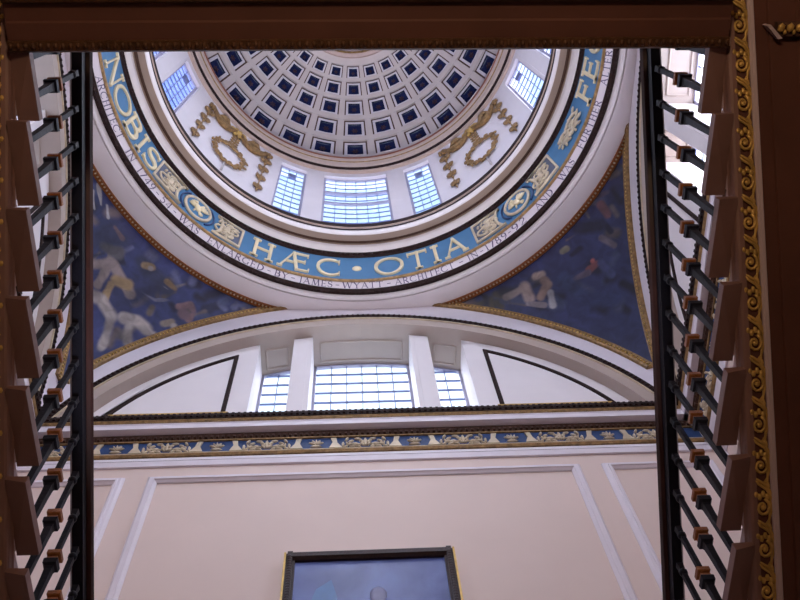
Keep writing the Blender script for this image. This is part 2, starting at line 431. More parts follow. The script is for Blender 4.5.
# ------------------------------------------------------------------ ring below the drum (one cornice of many members)
ROUT = 5.46
m = MB(); n = 288; rings = []
for i in range(n):
    t = 2 * pi * i / n; s_, c_ = math.sin(t), math.cos(t)
    ro = min(ROUT, 5.2 / max(abs(s_), abs(c_)))
    zo = 18.11 + (ro - 4.92) / (ROUT - 4.92) * .17
    rings.append([(r * s_, r * c_, z) for r, z in ((ro, zo), (4.93, 18.115), (4.925, 18.05), (4.895, 18.04), (4.885, 18.12), (4.865, 18.12), (4.86, 18.03), (4.80, 18.025), (4.77, 18.06), (4.74, 18.10), (4.74, 18.8), (ro, 18.8))])
m.loft(rings, True, True)
ring = structure(m.build('trim_ring', WHITE)); ring.name = 'trim_5'
def rev(name, prof, mat_, par=None, n=180):
    q = MB(); q.revolve(prof, 0, 360, n); return q.build(name, mat_, par if par is not None else ring)
q = MB(); q.revolve([(4.76, 18.10), (4.75, 18.04), (4.70, 18.03), (4.65, 18.085), (4.65, 18.2), (4.775, 18.25)], 0, 360, 180)
for i in range(300):
    t = 2 * pi * i / 300; sv = Vector((math.sin(t), math.cos(t), 0)); tv = Vector((math.cos(t), -math.sin(t), 0))
    q.blob(sv * 4.71 + Vector((0, 0, 18.04)), tv * .035, sv * .04, Vector((0, 0, .03)), n=5, m=4)
q.build('dark_bead', DARK, ring)
rev('text_band', [(4.655, 18.11), (4.535, 18.20), (4.6, 18.4), (4.7, 18.4)], LILAC)
rev('gilt_bead', [(4.54, 18.19), (4.525, 18.17), (4.495, 18.19), (4.49, 18.235), (4.53, 18.3), (4.56, 18.3)], OLDGOLD)
frieze = rev('blue_frieze', [(4.505, 18.22), (4.465, 19.42), (4.75, 19.42), (4.75, 18.22)], BLUE)
q = MB(); q.revolve([(4.468, 19.38), (4.43, 19.42), (4.41, 19.52), (4.43, 19.63), (4.6, 19.63), (4.6, 19.38)], 0, 360, 180)
for i in range(260):
    t = 2 * pi * i / 260; sv = Vector((math.sin(t), math.cos(t), 0)); tv = Vector((math.cos(t), -math.sin(t), 0))
    q.blob(sv * 4.42 + Vector((0, 0, 19.5)), tv * .04, sv * .025, Vector((0, 0, .05)), n=5, m=4)
q.build('dark_upper_bead', DARK, ring)
rev('white_cove', [(4.435, 19.63), (4.40, 19.645), (4.345, 19.71), (4.315, 19.79), (4.33, 20.0), (4.6, 20.0), (4.6, 19.63)], WHITE)
rev('tan_fillet', [(4.318, 19.785), (4.30, 19.81), (4.30, 20.0), (4.33, 20.0), (4.33, 19.785)], TAN)
rev('dark_groove', [(4.31, 19.86), (4.19, 19.86), (4.19, 20.0), (4.31, 20.0)], BROWNLINE)
rev('tan_corona', [(4.21, 19.86), (4.205, 19.72), (4.16, 19.69), (4.05, 19.645), (4.04, 19.66), (4.06, 20.3), (4.21, 20.3)], TAN)
rev('white_lip', [(4.05, 19.64), (4.02, 19.645), (3.985, 19.70), (3.99, 19.76), (4.03, 19.80), (4.07, 19.80)], WHITE)
rev('upper_steps', [(4.01, 19.80), (4.02, 19.96), (4.035, 19.97), (4.04, 20.12), (4.05, 20.14), (4.09, 20.46), (4.62, 20.46), (4.62, 20.2), (4.2, 20.2), (4.1, 19.80)], STONE)
rev('dark_upper_lines', [(4.0, 19.86), (4.005, 19.93), (4.04, 19.93), (4.04, 19.86)], DARK)
rev('dark_top_bead', [(4.025, 20.15), (4.045, 20.40), (4.09, 20.44), (4.12, 20.3), (4.1, 20.15)], DARK)
rev('gilt_upper_line', [(4.018, 20.05), (4.012, 20.08), (4.02, 20.11), (4.06, 20.11), (4.06, 20.05)], TAN)

# ------------------------------------------------------------------ dome
RD, ZD = 5.0, 27.1
N = 28
rows = [(27.2, 10.1), (37.3, 9.7), (46.5, 8.5), (54.3, 7.2), (60.9, 6.2)]
def sp(a, e, r=RD): a, e = rad(a), rad(e); return Vector((r * math.cos(e) * math.sin(a), r * math.cos(e) * math.cos(a), ZD + r * math.sin(e)))
m = MB()
step = 360 / N
edges = [14.0, 22.3]
lat = [r[0] for r in rows]
bounds = [22.2] + [(lat[i] + lat[i + 1]) / 2 for i in range(4)] + [64.2]
def quad(a0, a1, e0, e1, r, mi=0, nn=2):
    for i in range(nn):
        x0 = a0 + (a1 - a0) * i / nn; x1 = a0 + (a1 - a0) * (i + 1) / nn
        m.add([sp(x0, e0, r), sp(x1, e0, r), sp(x1, e1, r), sp(x0, e1, r)], [(0, 1, 2, 3)], mi)
def wallq(p, r0, r1, mi):
    for i in range(4):
        a, c = p[i], p[(i + 1) % 4]
        m.add([sp(*a, r0), sp(*c, r0), sp(*c, r1), sp(*a, r1)], [(0, 1, 2, 3)], mi)
for i in range(N):
    ac = i * step + .3; a0, a1 = ac - step / 2, ac + step / 2
    quad(a0, a1, 0, bounds[0], RD)
    for j, (e, pt) in enumerate(rows):
        b0, b1 = bounds[j], bounds[j + 1]
        ha = step * .385; he = min(step * math.cos(rad(e)) * .385, pt * .40)
        o0, o1, l0, l1 = ac - ha, ac + ha, e - he, e + he
        quad(a0, a1, b0, l0, RD); quad(a0, a1, l1, b1, RD); quad(a0, o0, l0, l1, RD, nn=1); quad(o1, a1, l0, l1, RD, nn=1)
        r1 = RD + .075; wallq([(o0, l0), (o1, l0), (o1, l1), (o0, l1)], RD, r1, 0)
        ia, ie = ha * .63, he * .63
        q0, q1, k0, k1 = ac - ia, ac + ia, e - ie, e + ie
        bw, bh = ha * .13, he * .14
        rb = r1 - .004
        quad(o0, o1, l0, l0 + bh, rb, 1); quad(o0, o1, l1 - bh, l1, rb, 1); quad(o0, o0 + bw, l0, l1, rb, 1, 1); quad(o1 - bw, o1, l0, l1, rb, 1, 1)
        quad(o0, o1, l0, k0, r1, 3); quad(o0, o1, k1, l1, r1, 3); quad(o0, q0, k0, k1, r1, 3, 1); quad(q1, o1, k0, k1, r1, 3, 1)
        r2 = RD + .15; wallq([(q0, k0), (q1, k0), (q1, k1), (q0, k1)], r1, r2, 2)
        quad(q0, q1, k0, k1, r2, 2)
        c = sp(ac, e, r2 - .01); nrm = (Vector((0, 0, ZD)) - c).normalized(); tx = nrm.cross(Vector((0, 0, 1))).normalized(); ty = nrm.cross(tx)
        for p_ in range(6):
            t = p_ * pi / 3; d = tx * math.cos(t) + ty * math.sin(t); s2 = .07 * math.cos(rad(e))
            m.blob(c + d * s2, d * s2, nrm.cross(d) * s2 * .5, nrm * .02, 4, n=5, m=4)
    quad(a0, a1, bounds[5], 68.5, RD)
OVR = mat('coffer_rosette', (0.05, 0.018, 0.03), 0.6, noise=0.2)
COFIN = mat('coffer_step_plaster', (0.70, 0.66, 0.70), 0.6, noise=0.05)
dome = structure(m.build('ceiling', [STONE, BROWNLINE, NAVY, COFIN, OVR], recalc=False))
so = dome.modifiers.new('shell', 'SOLIDIFY') if False else None
# cornice at the foot of the dome
m = MB(); m.revolve([(4.62, 26.80), (4.53, 26.80), (4.50, 26.74), (4.47, 26.80), (4.42, 26.97), (4.40, 26.98), (4.36, 27.13), (4.35, 27.16), (4.31, 27.20), (4.285, 27.36), (4.29, 27.46), (4.95, 27.6), (5.05, 27.0), (4.9, 26.80)], 0, 360, 180)
dc = structure(m.build('trim_6', mat('dome_cornice_cream', (0.62, 0.48, 0.40), .55, noise=.1)))
q = MB(); q.revolve([(4.475, 26.78), (4.445, 26.80), (4.425, 26.88), (4.45, 26.93), (4.49, 26.9)], 0, 360, 180)
for i in range(260):
    t = 2 * pi * i / 260; sv = Vector((math.sin(t), math.cos(t), 0)); tv = Vector((math.cos(t), -math.sin(t), 0))
    q.blob(sv * 4.44 + Vector((0, 0, 26.84)), tv * .035, sv * .025, Vector((0, 0, .04)), n=5, m=4)
q.build('dark_bead', DARK, dc)
rev('gilt_line', [(4.37, 27.14), (4.335, 27.16), (4.32, 27.20), (4.35, 27.24), (4.38, 27.2)], OLDGOLD, dc)
rev('red_gilt_line', [(4.29, 27.34), (4.262, 27.38), (4.265, 27.45), (4.3, 27.49)], mat('russet_line', (.30, .10, .05), .5, noise=.2), dc)
# oculus
m = MB(); m.revolve([(2.03, 31.67), (1.98, 31.60), (1.90, 31.64), (1.84, 31.62), (1.76, 31.70), (1.74, 31.86), (1.78, 32.2), (2.1, 32.2), (2.06, 31.72)], 0, 360, 96)
oc = structure(m.build('trim_7', mat('oculus_cream', (0.62, 0.47, 0.42), .55, noise=.1)))
rev('gilt_line', [(1.86, 31.60), (1.83, 31.585), (1.80, 31.63), (1.84, 31.66)], OLDGOLD, oc, 96)
m = MB(); m.revolve([(1.78, 31.95), (1.5, 32.75), (0.8, 33.2), (0.05, 33.35), (0.05, 33.5), (0.9, 33.4), (1.7, 32.9), (1.95, 31.95)], 0, 360, 64); lan = m.build('lantern_vault', mat('lantern_blue', (0.05, 0.07, 0.22), .5, noise=.3, scale=3), oc)
m = MB()
for i in range(32):
    t = 2 * pi * i / 32
    m.tube([((r_ - .02) * math.sin(t), (r_ - .02) * math.cos(t), z) for r_, z in ((1.77, 31.97), (1.5, 32.73), (.8, 33.17), (.1, 33.32))], .022, 5)
m.build('lantern_rib', STONE, oc)

# ================================================================== PENDENTIVE PAINTINGS
ZS, RS = 13.06, math.sqrt(A * A + 5.571 ** 2)
def on_sphere(x, y): return Vector((x, y, ZS + math.sqrt(max(0.01, RS * RS - x * x - y * y))))
def cap(pts, r, col, soft=.5): return ([Vector(p) for p in pts], r, col, soft)
FLESH = (.42, .36, .34); FL2 = (.30, .23, .22); YEL = (.36, .24, .12); RED = (.22, .07, .07); PALE = (.42, .40, .42); DKB = (.012, .014, .05)
FIG_L = [
 cap([(-5.0, 3.5, 17.85), (-4.5, 3.4, 18.1)], .28, (.035, .04, .12), .6), cap([(-4.5, 4.4, 17.35), (-4.0, 4.3, 17.8)], .3, (.03, .035, .11), .6),
 cap([(-4.2, 4.0, 18.0), (-3.7, 4.5, 17.9)], .16, (.03, .035, .09), .6),
 cap([(-4.95, 3.81, 17.4), (-4.65, 3.82, 17.64), (-4.44, 4.10, 17.55), (-4.32, 4.40, 17.45)], .10, FL2), cap([(-4.80, 3.62, 17.8), (-4.55, 3.72, 17.85)], .13, (.12, .11, .13)),
 cap([(-4.70, 3.9, 17.5), (-4.82, 4.1, 17.2)], .08, FL2), cap([(-4.50, 4.12, 17.45), (-4.38, 4.25, 17.55)], .12, YEL), cap([(-4.62, 4.18, 17.35), (-4.7, 4.35, 17.1)], .07, YEL),
 cap([(-5.0, 4.2, 17.0), (-4.75, 4.36, 17.05), (-4.57, 4.62, 16.92)], .12, FLESH), cap([(-4.57, 4.62, 16.92), (-4.62, 4.9, 16.5), (-4.68, 5.0, 16.35)], .075, FLESH),
 cap([(-4.95, 4.45, 16.8), (-4.98, 4.7, 16.5)], .06, FL2),
 cap([(-4.36, 4.72, 17.02), (-4.16, 4.80, 17.14), (-4.0, 4.97, 17.1)], .12, FLESH), cap([(-4.28, 4.85, 16.95), (-4.28, 5.05, 16.7)], .09, FLESH), cap([(-4.02, 5.0, 17.05), (-3.85, 5.05, 17.1)], .05, FLESH),
 cap([(-3.50, 4.80, 17.75), (-3.3, 4.83, 17.85), (-3.2, 4.92, 17.75), (-3.3, 5.02, 17.62)], .07, (.25, .14, .16)), cap([(-3.4, 4.93, 17.68)], .11, (.20, .12, .15)),
 cap([(-3.6, 4.98, 17.45), (-3.75, 5.0, 17.35)], .07, (.30, .24, .2)), cap([(-3.55, 5.05, 17.4)], .06, FLESH),
 cap([(-4.15, 4.05, 17.98), (-4.0, 4.1, 18.03)], .07, YEL), cap([(-4.02, 4.12, 18.0)], .05, FLESH), cap([(-3.75, 4.4, 18.0), (-3.6, 4.55, 17.98)], .06, (.25, .15, .07)),
 cap([(-4.86, 2.51, 18.28), (-4.83, 2.86, 18.13)], .035, PALE), cap([(-4.96, 2.6, 18.15), (-4.93, 2.9, 18.02)], .025, PALE), cap([(-4.75, 2.9, 18.2), (-4.72, 3.1, 18.1)], .03, PALE),
 cap([(-4.62, 3.3, 18.1), (-4.5, 3.5, 18.05)], .05, (.16, .1, .12)), cap([(-4.9, 3.3, 17.95), (-4.85, 3.5, 17.85)], .07, (.2, .15, .18)),
 cap([(-4.2, 4.4, 17.6), (-3.9, 4.6, 17.6), (-3.6, 4.65, 17.75)], .03, (.2, .2, .3)), cap([(-3.9, 4.35, 17.9), (-3.5, 4.7, 17.88)], .02, PALE),
]
FIG_R = [
 cap([(2.9, 4.85, 18.0), (3.28, 4.67, 18.03)], .08, (.26, .20, .19)), cap([(3.28, 4.67, 18.03), (3.35, 4.81, 17.84)], .12, (.30, .22, .2)), cap([(3.5, 4.45, 18.08), (3.62, 4.41, 18.04)], .09, (.34, .25, .22)),
 cap([(3.64, 4.48, 17.95), (3.69, 4.54, 17.85), (3.55, 4.75, 17.75)], .09, (.25, .16, .13)), cap([(3.72, 4.66, 17.7), (3.75, 4.84, 17.5)], .06, (.34, .32, .34)), cap([(3.3, 4.9, 17.75), (3.6, 4.88, 17.6)], .05, (.22, .18, .2)),
 cap([(4.43, 4.14, 17.58), (4.55, 4.02, 17.56)], .07, RED), cap([(4.5, 4.0, 17.65)], .05, (.35, .1, .09)), cap([(4.1, 4.35, 17.6), (4.4, 4.2, 17.55)], .06, (.13, .10, .15)), cap([(4.6, 3.97, 17.5), (4.76, 4.12, 17.25)], .09, (.05, .06, .16)),
 cap([(4.0, 3.95, 18.1), (4.08, 3.90, 18.1)], .07, (.33, .29, .2)), cap([(4.1, 3.75, 18.2), (4.4, 3.55, 18.15)], .04, (.14, .11, .13)), cap([(4.66, 3.58, 17.8), (4.86, 3.64, 17.55)], .06, (.20, .16, .2)),
 cap([(4.71, 3.02, 18.15), (4.8, 3.17, 17.98)], .09, (.14, .06, .07)), cap([(4.6, 2.9, 18.3), (4.85, 2.8, 18.2)], .06, (.07, .05, .08)), cap([(4.85, 3.2, 17.95)], .05, (.2, .08, .07)),
 cap([(4.0, 4.4, 17.75), (4.3, 4.6, 17.3)], .14, (.035, .05, .15), .7), cap([(4.3, 4.6, 17.2), (4.8, 4.5, 16.9)], .2, (.022, .03, .1), .8), cap([(4.3, 3.5, 18.2), (4.7, 3.4, 18.0)], .16, (.016, .018, .05), .7),
]
def ptseg(p, a, c):
    d = c - a; l = d.length_squared
    t = 0 if l < 1e-9 else max(0, min(1, (p - a).dot(d) / l)); return (p - a - d * t).length
def painting_mat():
    m = bpy.data.materials.new('mural_paint'); m.use_nodes = True; nt = m.node_tree; b = nt.nodes['Principled BSDF']
    b.inputs['Roughness'].default_value = .45
    at = nt.nodes.new('ShaderNodeVertexColor'); at.layer_name = 'mural'
    tc = nt.nodes.new('ShaderNodeTexCoord'); n = nt.nodes.new('ShaderNodeTexNoise'); n.inputs['Scale'].default_value = 4.5; n.inputs['Detail'].default_value = 8; n.inputs['Distortion'].default_value = 1.2
    nt.links.new(tc.outputs['Object'], n.inputs['Vector'])
    mx = nt.nodes.new('ShaderNodeMix'); mx.data_type = 'RGBA'; mx.blend_type = 'OVERLAY'; mx.inputs['Factor'].default_value = .6
    nt.links.new(at.outputs['Color'], mx.inputs['A']); nt.links.new(n.outputs['Fac'], mx.inputs['B']); nt.links.new(mx.outputs['Result'], b.inputs['Base Color'])
    return m
MURAL = painting_mat()
T0 = math.degrees(math.acos(A / ROUT))
def gnoise(x, y, z):
    return (math.sin(2.1 * x + 1.3 * z + 2 * math.sin(1.7 * y)) + math.sin(3.3 * y - 2.2 * z + math.sin(2.9 * x)) + .6 * math.sin(7.1 * x + 5.3 * y - 6 * z)) / 2.6
def crowd(figs, sx, seed, dim):
    # loose background brushwork behind the figures
    q = random.Random(seed)
    for _ in range(46):
        t = rad(T0 + (90 - 2 * T0) * q.uniform(.05, .95)); rl = A / max(math.sin(t), math.cos(t)); r = ROUT + (rl - ROUT) * q.uniform(.05, .85)
        a = on_sphere(sx * r * math.sin(t), r * math.cos(t)); an = q.uniform(0, 6.3); L = q.uniform(.08, .3)
        x, y = a.x + L * math.cos(an), a.y + L * math.sin(an) * .6
        b_ = on_sphere(x, y)
        c = q.choice([(.10, .11, .22), (.16, .12, .13), (.012, .012, .04), (.02, .022, .07), (.13, .10, .08), (.07, .09, .2), (.18, .15, .15)])
        figs.insert(0, ([a, b_], q.uniform(.04, .12), tuple(v * dim for v in c), .9))
    return figs
def pendentive(sx, sy, figs, base, base2, label):
    na, nr = (230, 190) if figs else (40, 30); m = MB(); P = {}
    for i in range(na + 1):
        t = rad(T0 + (90 - 2 * T0) * i / na)
        rl = A / max(math.sin(t), math.cos(t))
        for j in range(nr + 1):
            r = ROUT + (rl - ROUT) * j / nr
            P[i, j] = len(m.v); m.v.append(tuple(on_sphere(sx * r * math.sin(t), sy * r * math.cos(t))))
    for i in range(na):
        for j in range(nr):
            if j == 0 or True:
                m.f.append((P[i, j], P[i + 1, j], P[i + 1, j + 1], P[i, j + 1])); m.mi.append(0); m.sm.append(True)
    verts = [Vector(v) for v in m.v]
    o = m.build('pendentive_mural', MURAL, None)
    # the mural is a shell of plaster with some body
    so = o.modifiers.new('plaster', 'SOLIDIFY'); so.thickness = .06; so.offset = 0
    ca = o.data.color_attributes.new('mural', 'FLOAT_COLOR', 'POINT')
    for i, v in enumerate(verts):
        g = .5 + .3 * gnoise(v.x * 1.1, v.y * 1.1, v.z * 1.1) + .25 * gnoise(v.z * 2.3 + v.x, v.x * 2.7, v.y * 2.5); g = max(0, min(1, g))
        c = [base[q] * (1 - g) + base2[q] * g for q in range(3)]
        for pts, r, col, soft in (figs or []):
            d = min((ptseg(v, pts[q], pts[q + 1]) for q in range(len(pts) - 1)), default=(v - pts[0]).length)
            if len(pts) == 1: d = (v - pts[0]).length
            d += .02 * math.sin(9 * v.x + 7 * v.z) * math.sin(8 * v.y - 5 * v.z)
            if d < r * 1.25:
                k = min(1, max(0, (r * 1.25 - d) / (r * soft))); sh = .85 + .4 * gnoise(v.x * 1.9 + 3, v.y * 1.9, v.z * 1.9)
                c = [c[q] * (1 - k) + col[q] * sh * k for q in range(3)]
        ca.data[i].color = (c[0], c[1], c[2], 1)
    if label: tag(o, label, 'painting', 'pendentive murals')
    # gilded frame: curved along the ring, then along both arches
    def frame_strip(path, across, nrm, wd, th, name, mt, beads):
        q = MB(); rings = []
        WD = wd if isinstance(wd, list) else [wd] * len(path)
        for p, a_, n_, wd in zip(path, across, nrm, WD):
            rings.append([p, p + n_ * th * .7, p + a_ * wd * .15 + n_ * th, p + a_ * wd * .3 + n_ * th * .45, p + a_ * wd * .7 + n_ * th * .45, p + a_ * wd * .85 + n_ * th, p + a_ * wd + n_ * th * .7, p + a_ * wd - n_ * .03, p - n_ * .03])
        q.loft(rings); fo = q.build(name, mt, o)
        q = MB(); L = len(path)
        tot = sum((path[i + 1] - path[i]).length for i in range(L - 1)); cnt = int(tot / .075)
        acc = 0; i = 0; seg = (path[1] - path[0]).length
        for c in range(cnt):
            dist = (c + .5) * tot / cnt
            while i < L - 2 and acc + seg < dist: acc += seg; i += 1; seg = (path[i + 1] - path[i]).length
            u = (dist - acc) / seg; wd = WD[i]; p = path[i].lerp(path[i + 1], u) + across[i] * wd * .5 + nrm[i] * th * .5
            tv = (path[i + 1] - path[i]).normalized()
            q.blob(p, tv * .022, across[i] * wd * .2, nrm[i] * .035, n=5, m=4)
        q.build('bead_row', beads, fo)
    pth, ac, nr_ = [], [], []
    wds = []; TB = math.degrees(math.acos(A / 5.32))
    for i in range(61):
        t = rad(TB + (90 - 2 * TB) * i / 60); s_, c_ = sx * math.sin(t), sy * math.cos(t)
        lim = (A - .005) / max(math.sin(t), math.cos(t)); rr = min(5.46, lim); wds.append(max(.012, rr - 5.31))
        p = Vector((s_ * rr, c_ * rr, 18.29 - (5.46 - rr) * .3)); pth.append(p); ac.append(Vector((-s_, -c_, -.3)).normalized()); nr_.append(Vector((-s_ * .25, -c_ * .25, -1)).normalized())
    frame_strip(pth, ac, nr_, wds, .05, 'gilt_ring_frame', COPPER, PALEGOLD)
    for which in (0, 1):
        pth, ac, nr_ = [], [], []
        for i in range(61):
            x = 1.35 + (A - .02 - 1.35) * i / 60; z = ZS + math.sqrt(5.571 ** 2 - x * x)
            rv = Vector((x, 0, z - ZS)).normalized()
            if which == 0: p = Vector((sx * x, sy * A, z)); a_ = Vector((-sx * rv.x, 0, -rv.z)); n_ = Vector((0, -sy, 0))
            else: p = Vector((sx * A, sy * x, z)); a_ = Vector((0, -sy * rv.x, -rv.z)); n_ = Vector((-sx, 0, 0))
            pth.append(p); ac.append(a_); nr_.append(n_)
        frame_strip(pth, ac, nr_, .2, .07, 'gilt_arch_frame', OLDGOLD, GOLD)
    return o
pendentive(-1, 1, crowd(FIG_L, -1, 11, 1.1), (.013, .016, .07), (.05, .065, .21), 'dark blue curved triangular mural with pale nude figures, left of the front arch')
pendentive(1, 1, crowd(FIG_R, 1, 5, .6), (.010, .012, .045), (.035, .042, .14), 'very dark blue curved triangular mural with dim clothed figures, right of the front arch')
for sx in (-1, 1):
    p = pendentive(sx, -1, None, (.02, .025, .09), (.04, .05, .16), None); p.name = 'ceiling_pendentive'; structure(p)

# ================================================================== LETTERING
def arcpts(cx, cy, rx, ry, a0, a1, n=20): return [(cx + rx * math.cos(rad(a0 + (a1 - a0) * i / n)), cy + ry * math.sin(rad(a0 + (a1 - a0) * i / n))) for i in range(n + 1)]
K, t_ = .105, .05
def wv(n, a=K, c=t_, ph=0): return [c + (a - c) * abs(math.cos(pi * 2 * i / n + ph)) for i in range(n + 1)]
def glyph(ch):
    # (width, [(polyline, widths)])  in units of the letter height
    Sf = lambda x, y, w_=.26: ([(x - w_ / 2, y), (x + w_ / 2, y)], .05)
    V = lambda x, w_=K, y0=0, y1=1: ([(x, y0), (x, y1)], w_)
    s = []
    if ch == 'H': return .78, [V(.15), V(.63), ([(.15, .53), (.63, .53)], t_), Sf(.15, .025), Sf(.15, .975), Sf(.63, .025), Sf(.63, .975)]
    if ch == 'Æ': return 1.0, [([(.06, 0), (.47, 1)], t_), ([(.47, 1), (.62, 0)], K), ([(.45, .97), (.95, .97)], t_), ([(.55, .53), (.86, .53)], t_), ([(.6, .03), (1.0, .03)], t_), ([(.22, .4), (.55, .4)], t_), Sf(.06, .025, .18), ([(.94, .86), (.95, 1)], .05), ([(.98, 0), (1.0, .15)], .05), ([(.86, .46), (.86, .6)], .05)]
    if ch == 'C': return .82, [(arcpts(.47, .5, .40, .46, 48, 312, 24), [t_ + (K - t_) * abs(math.sin(pi * i / 24)) for i in range(25)]), ([(.74, .72), (.75, .92)], .05), ([(.74, .08), (.75, .24)], .05)]
    if ch == 'G': return .86, glyph('C')[1][:2] + [V(.74, .1, .05, .42), Sf(.74, .42, .2)]
    if ch == 'O': return .95, [(arcpts(.475, .5, .40, .46, 0, 360, 36), wv(36))]
    if ch == 'T': return .72, [V(.36), ([(.03, .965), (.69, .965)], t_), Sf(.36, .025), ([(.04, .82), (.03, 1)], .05), ([(.68, .82), (.69, 1)], .05)]
    if ch == 'I': return .34, [V(.17), Sf(.17, .025), Sf(.17, .975)]
    if ch == 'A': return .82, [([(.08, 0), (.42, 1)], t_), ([(.40, 1), (.74, 0)], K), ([(.2, .36), (.6, .36)], t_), Sf(.08, .025, .2), Sf(.74, .025, .22)]
    if ch == 'N': return .86, [V(.14, t_), V(.72, t_), ([(.12, 1), (.72, .02)], K), Sf(.14, .025, .22), Sf(.1, .975, .2), Sf(.72, .975, .22)]
    if ch == 'B': return .66, [V(.15), ([(.15, .97), (.36, .97)] + arcpts(.36, .755, .18, .215, 90, -90, 10) + [(.15, .54)], [t_] * 2 + [.07 + .06 * math.sin(pi * i / 10) for i in range(11)] + [t_]), ([(.15, .54), (.38, .54)] + arcpts(.38, .285, .22, .255, 90, -90, 10) + [(.15, .03)], [t_] * 2 + [.07 + .07 * math.sin(pi * i / 10) for i in range(11)] + [t_]), Sf(.12, .025, .2), Sf(.12, .975, .2)]
    if ch == 'S': 
        p = arcpts(.3, .74, .2, .22, 20, 250, 12) + arcpts(.3, .27, .23, .24, 80, -160, 14)
        return .60, [(p, [.06 + .09 * math.exp(-((i - 13) / 5) ** 2) for i in range(len(p))]), ([(.5, .76), (.5, .93)], .045), ([(.06, .08), (.06, .26)], .045)]
    if ch in 'FE':
        g = [V(.15), ([(.15, .965), (.56, .965)], t_), ([(.15, .52), (.48, .52)], t_), ([(.55, .82), (.56, 1)], .05), ([(.48, .43), (.48, .61)], .05), Sf(.12, .975, .2), Sf(.13, .025, .24)]
        if ch == 'E': g += [([(.15, .035), (.6, .035)], t_), ([(.59, 0), (.61, .18)], .05)]
        return .64, g
    if ch == 'L': return .58, [V(.15), ([(.15, .035), (.54, .035)], t_), Sf(.15, .975), ([(.53, 0), (.55, .18)], .05)]
    if ch == 'R': return .74, [V(.15), ([(.15, .97), (.36, .97)] + arcpts(.36, .735, .2, .235, 90, -90, 10) + [(.15, .5)], .09), ([(.34, .5), (.68, 0)], .13), Sf(.15, .025), Sf(.12, .975, .2)]
    if ch == 'D': return .82, [V(.15), ([(.15, .97), (.32, .97)] + arcpts(.32, .5, .40, .47, 90, -90, 16) + [(.15, .03)], [t_] * 2 + [.07 + .08 * math.sin(pi * i / 16) for i in range(17)] + [t_])]
    if ch == 'U': return .80, [([(.15, 1), (.15, .35)] + arcpts(.4, .32, .25, .3, 180, 360, 12) + [(.65, 1)], [.14] * 2 + [.08] * 14), Sf(.15, .975, .24), Sf(.65, .975, .2)]
    if ch == 'Y': return .76, [([(.06, 1), (.38, .48)], .13), ([(.70, 1), (.38, .48)], t_), V(.38, K, 0, .5), Sf(.08, .975, .2), Sf(.68, .975, .2), Sf(.38, .025)]
    if ch == 'W': return 1.15, [([(.06, 1), (.32, 0)], .13), ([(.32, 0), (.58, 1)], t_), ([(.58, 1), (.84, 0)], .13), ([(.84, 0), (1.09, 1)], t_), Sf(.06, .975, .2), Sf(1.09, .975, .2)]
    if ch == 'M': return 1.0, [([(.14, 0), (.2, 1)], t_), ([(.2, 1), (.5, .05)], .13), ([(.5, .05), (.8, 1)], t_), ([(.8, 1), (.88, 0)], .13), Sf(.14, .025, .2), Sf(.88, .025, .22)]
    if ch == 'J': return .38, [([(.22, 1), (.22, .1), (.16, -.1), (.04, -.16)], [K, K, .1, .06]), Sf(.22, .975)]
    if ch == '1': return .34, [V(.17), Sf(.17, .025), Sf(.14, .97, .16)]
    if ch == '7': return .60, [([(.05, .96), (.55, .96)], t_), ([(.54, .96), (.22, 0)], .12)]
    if ch == '4': return .66, [V(.48), ([(.48, 1), (.05, .3)], t_), ([(.05, .3), (.62, .3)], t_)]
    if ch == '9': return .62, [(arcpts(.31, .7, .22, .27, 0, 360, 20), wv(20, .12)), ([(.53, .7), (.5, .35), (.25, 0)], .09)]
    if ch == '8': return .62, [(arcpts(.31, .75, .18, .22, 0, 360, 18), wv(18, .11)), (arcpts(.31, .27, .23, .26, 0, 360, 20), wv(20, .12))]
    if ch == '2': return .62, [(arcpts(.31, .72, .2, .25, 160, -40, 12) + [(.06, .04), (.58, .04)], .085)]
    if ch == '5': return .60, [([(.52, .96), (.16, .96), (.12, .55)], .07), (arcpts(.27, .32, .25, .3, 110, -140, 14), .1)]
    if ch == '-': return .55, [([(.1, .45), (.45, .45)], .09)]
    return .4, []
def add_glyph(m, ch, mapf, x0, sx, th):
    # mapf(u, v, w): u along in metres*scale, v 0..1 up, w out from the surface
    wd, strokes = glyph(ch)
    for pl, ws in strokes:
        if not isinstance(ws, list): ws = [ws] * len(pl)
        P = [Vector(p) for p in pl]; n = len(P); rings = []
        closed = n > 3 and (P[0] - P[-1]).length < 1e-4
        if closed: P = P[:-1]; n -= 1
        # subdivide straight strokes so that they bend with the wall
        if n == 2:
            P = [P[0].lerp(P[1], q / 5) for q in range(6)]; ws = [ws[0]] * 6; n = 6
        for i in range(n):
            a = P[(i - 1) % n] if (closed or i) else P[i]; c = P[(i + 1) % n] if (closed or i < n - 1) else P[i]
            d = (c - a).normalized(); nn = Vector((-d.y, d.x)) * ws[i] / 2
            l, r = P[i] + nn, P[i] - nn
            rings.append([mapf(x0 + l.x * sx, l.y, -.004), mapf(x0 + l.x * sx, l.y, th * .8), mapf(x0 + P[i].x * sx, P[i].y, th), mapf(x0 + r.x * sx, r.y, th * .8), mapf(x0 + r.x * sx, r.y, -.004)])
        m.loft(rings, True, closed, not closed)
    return wd * sx
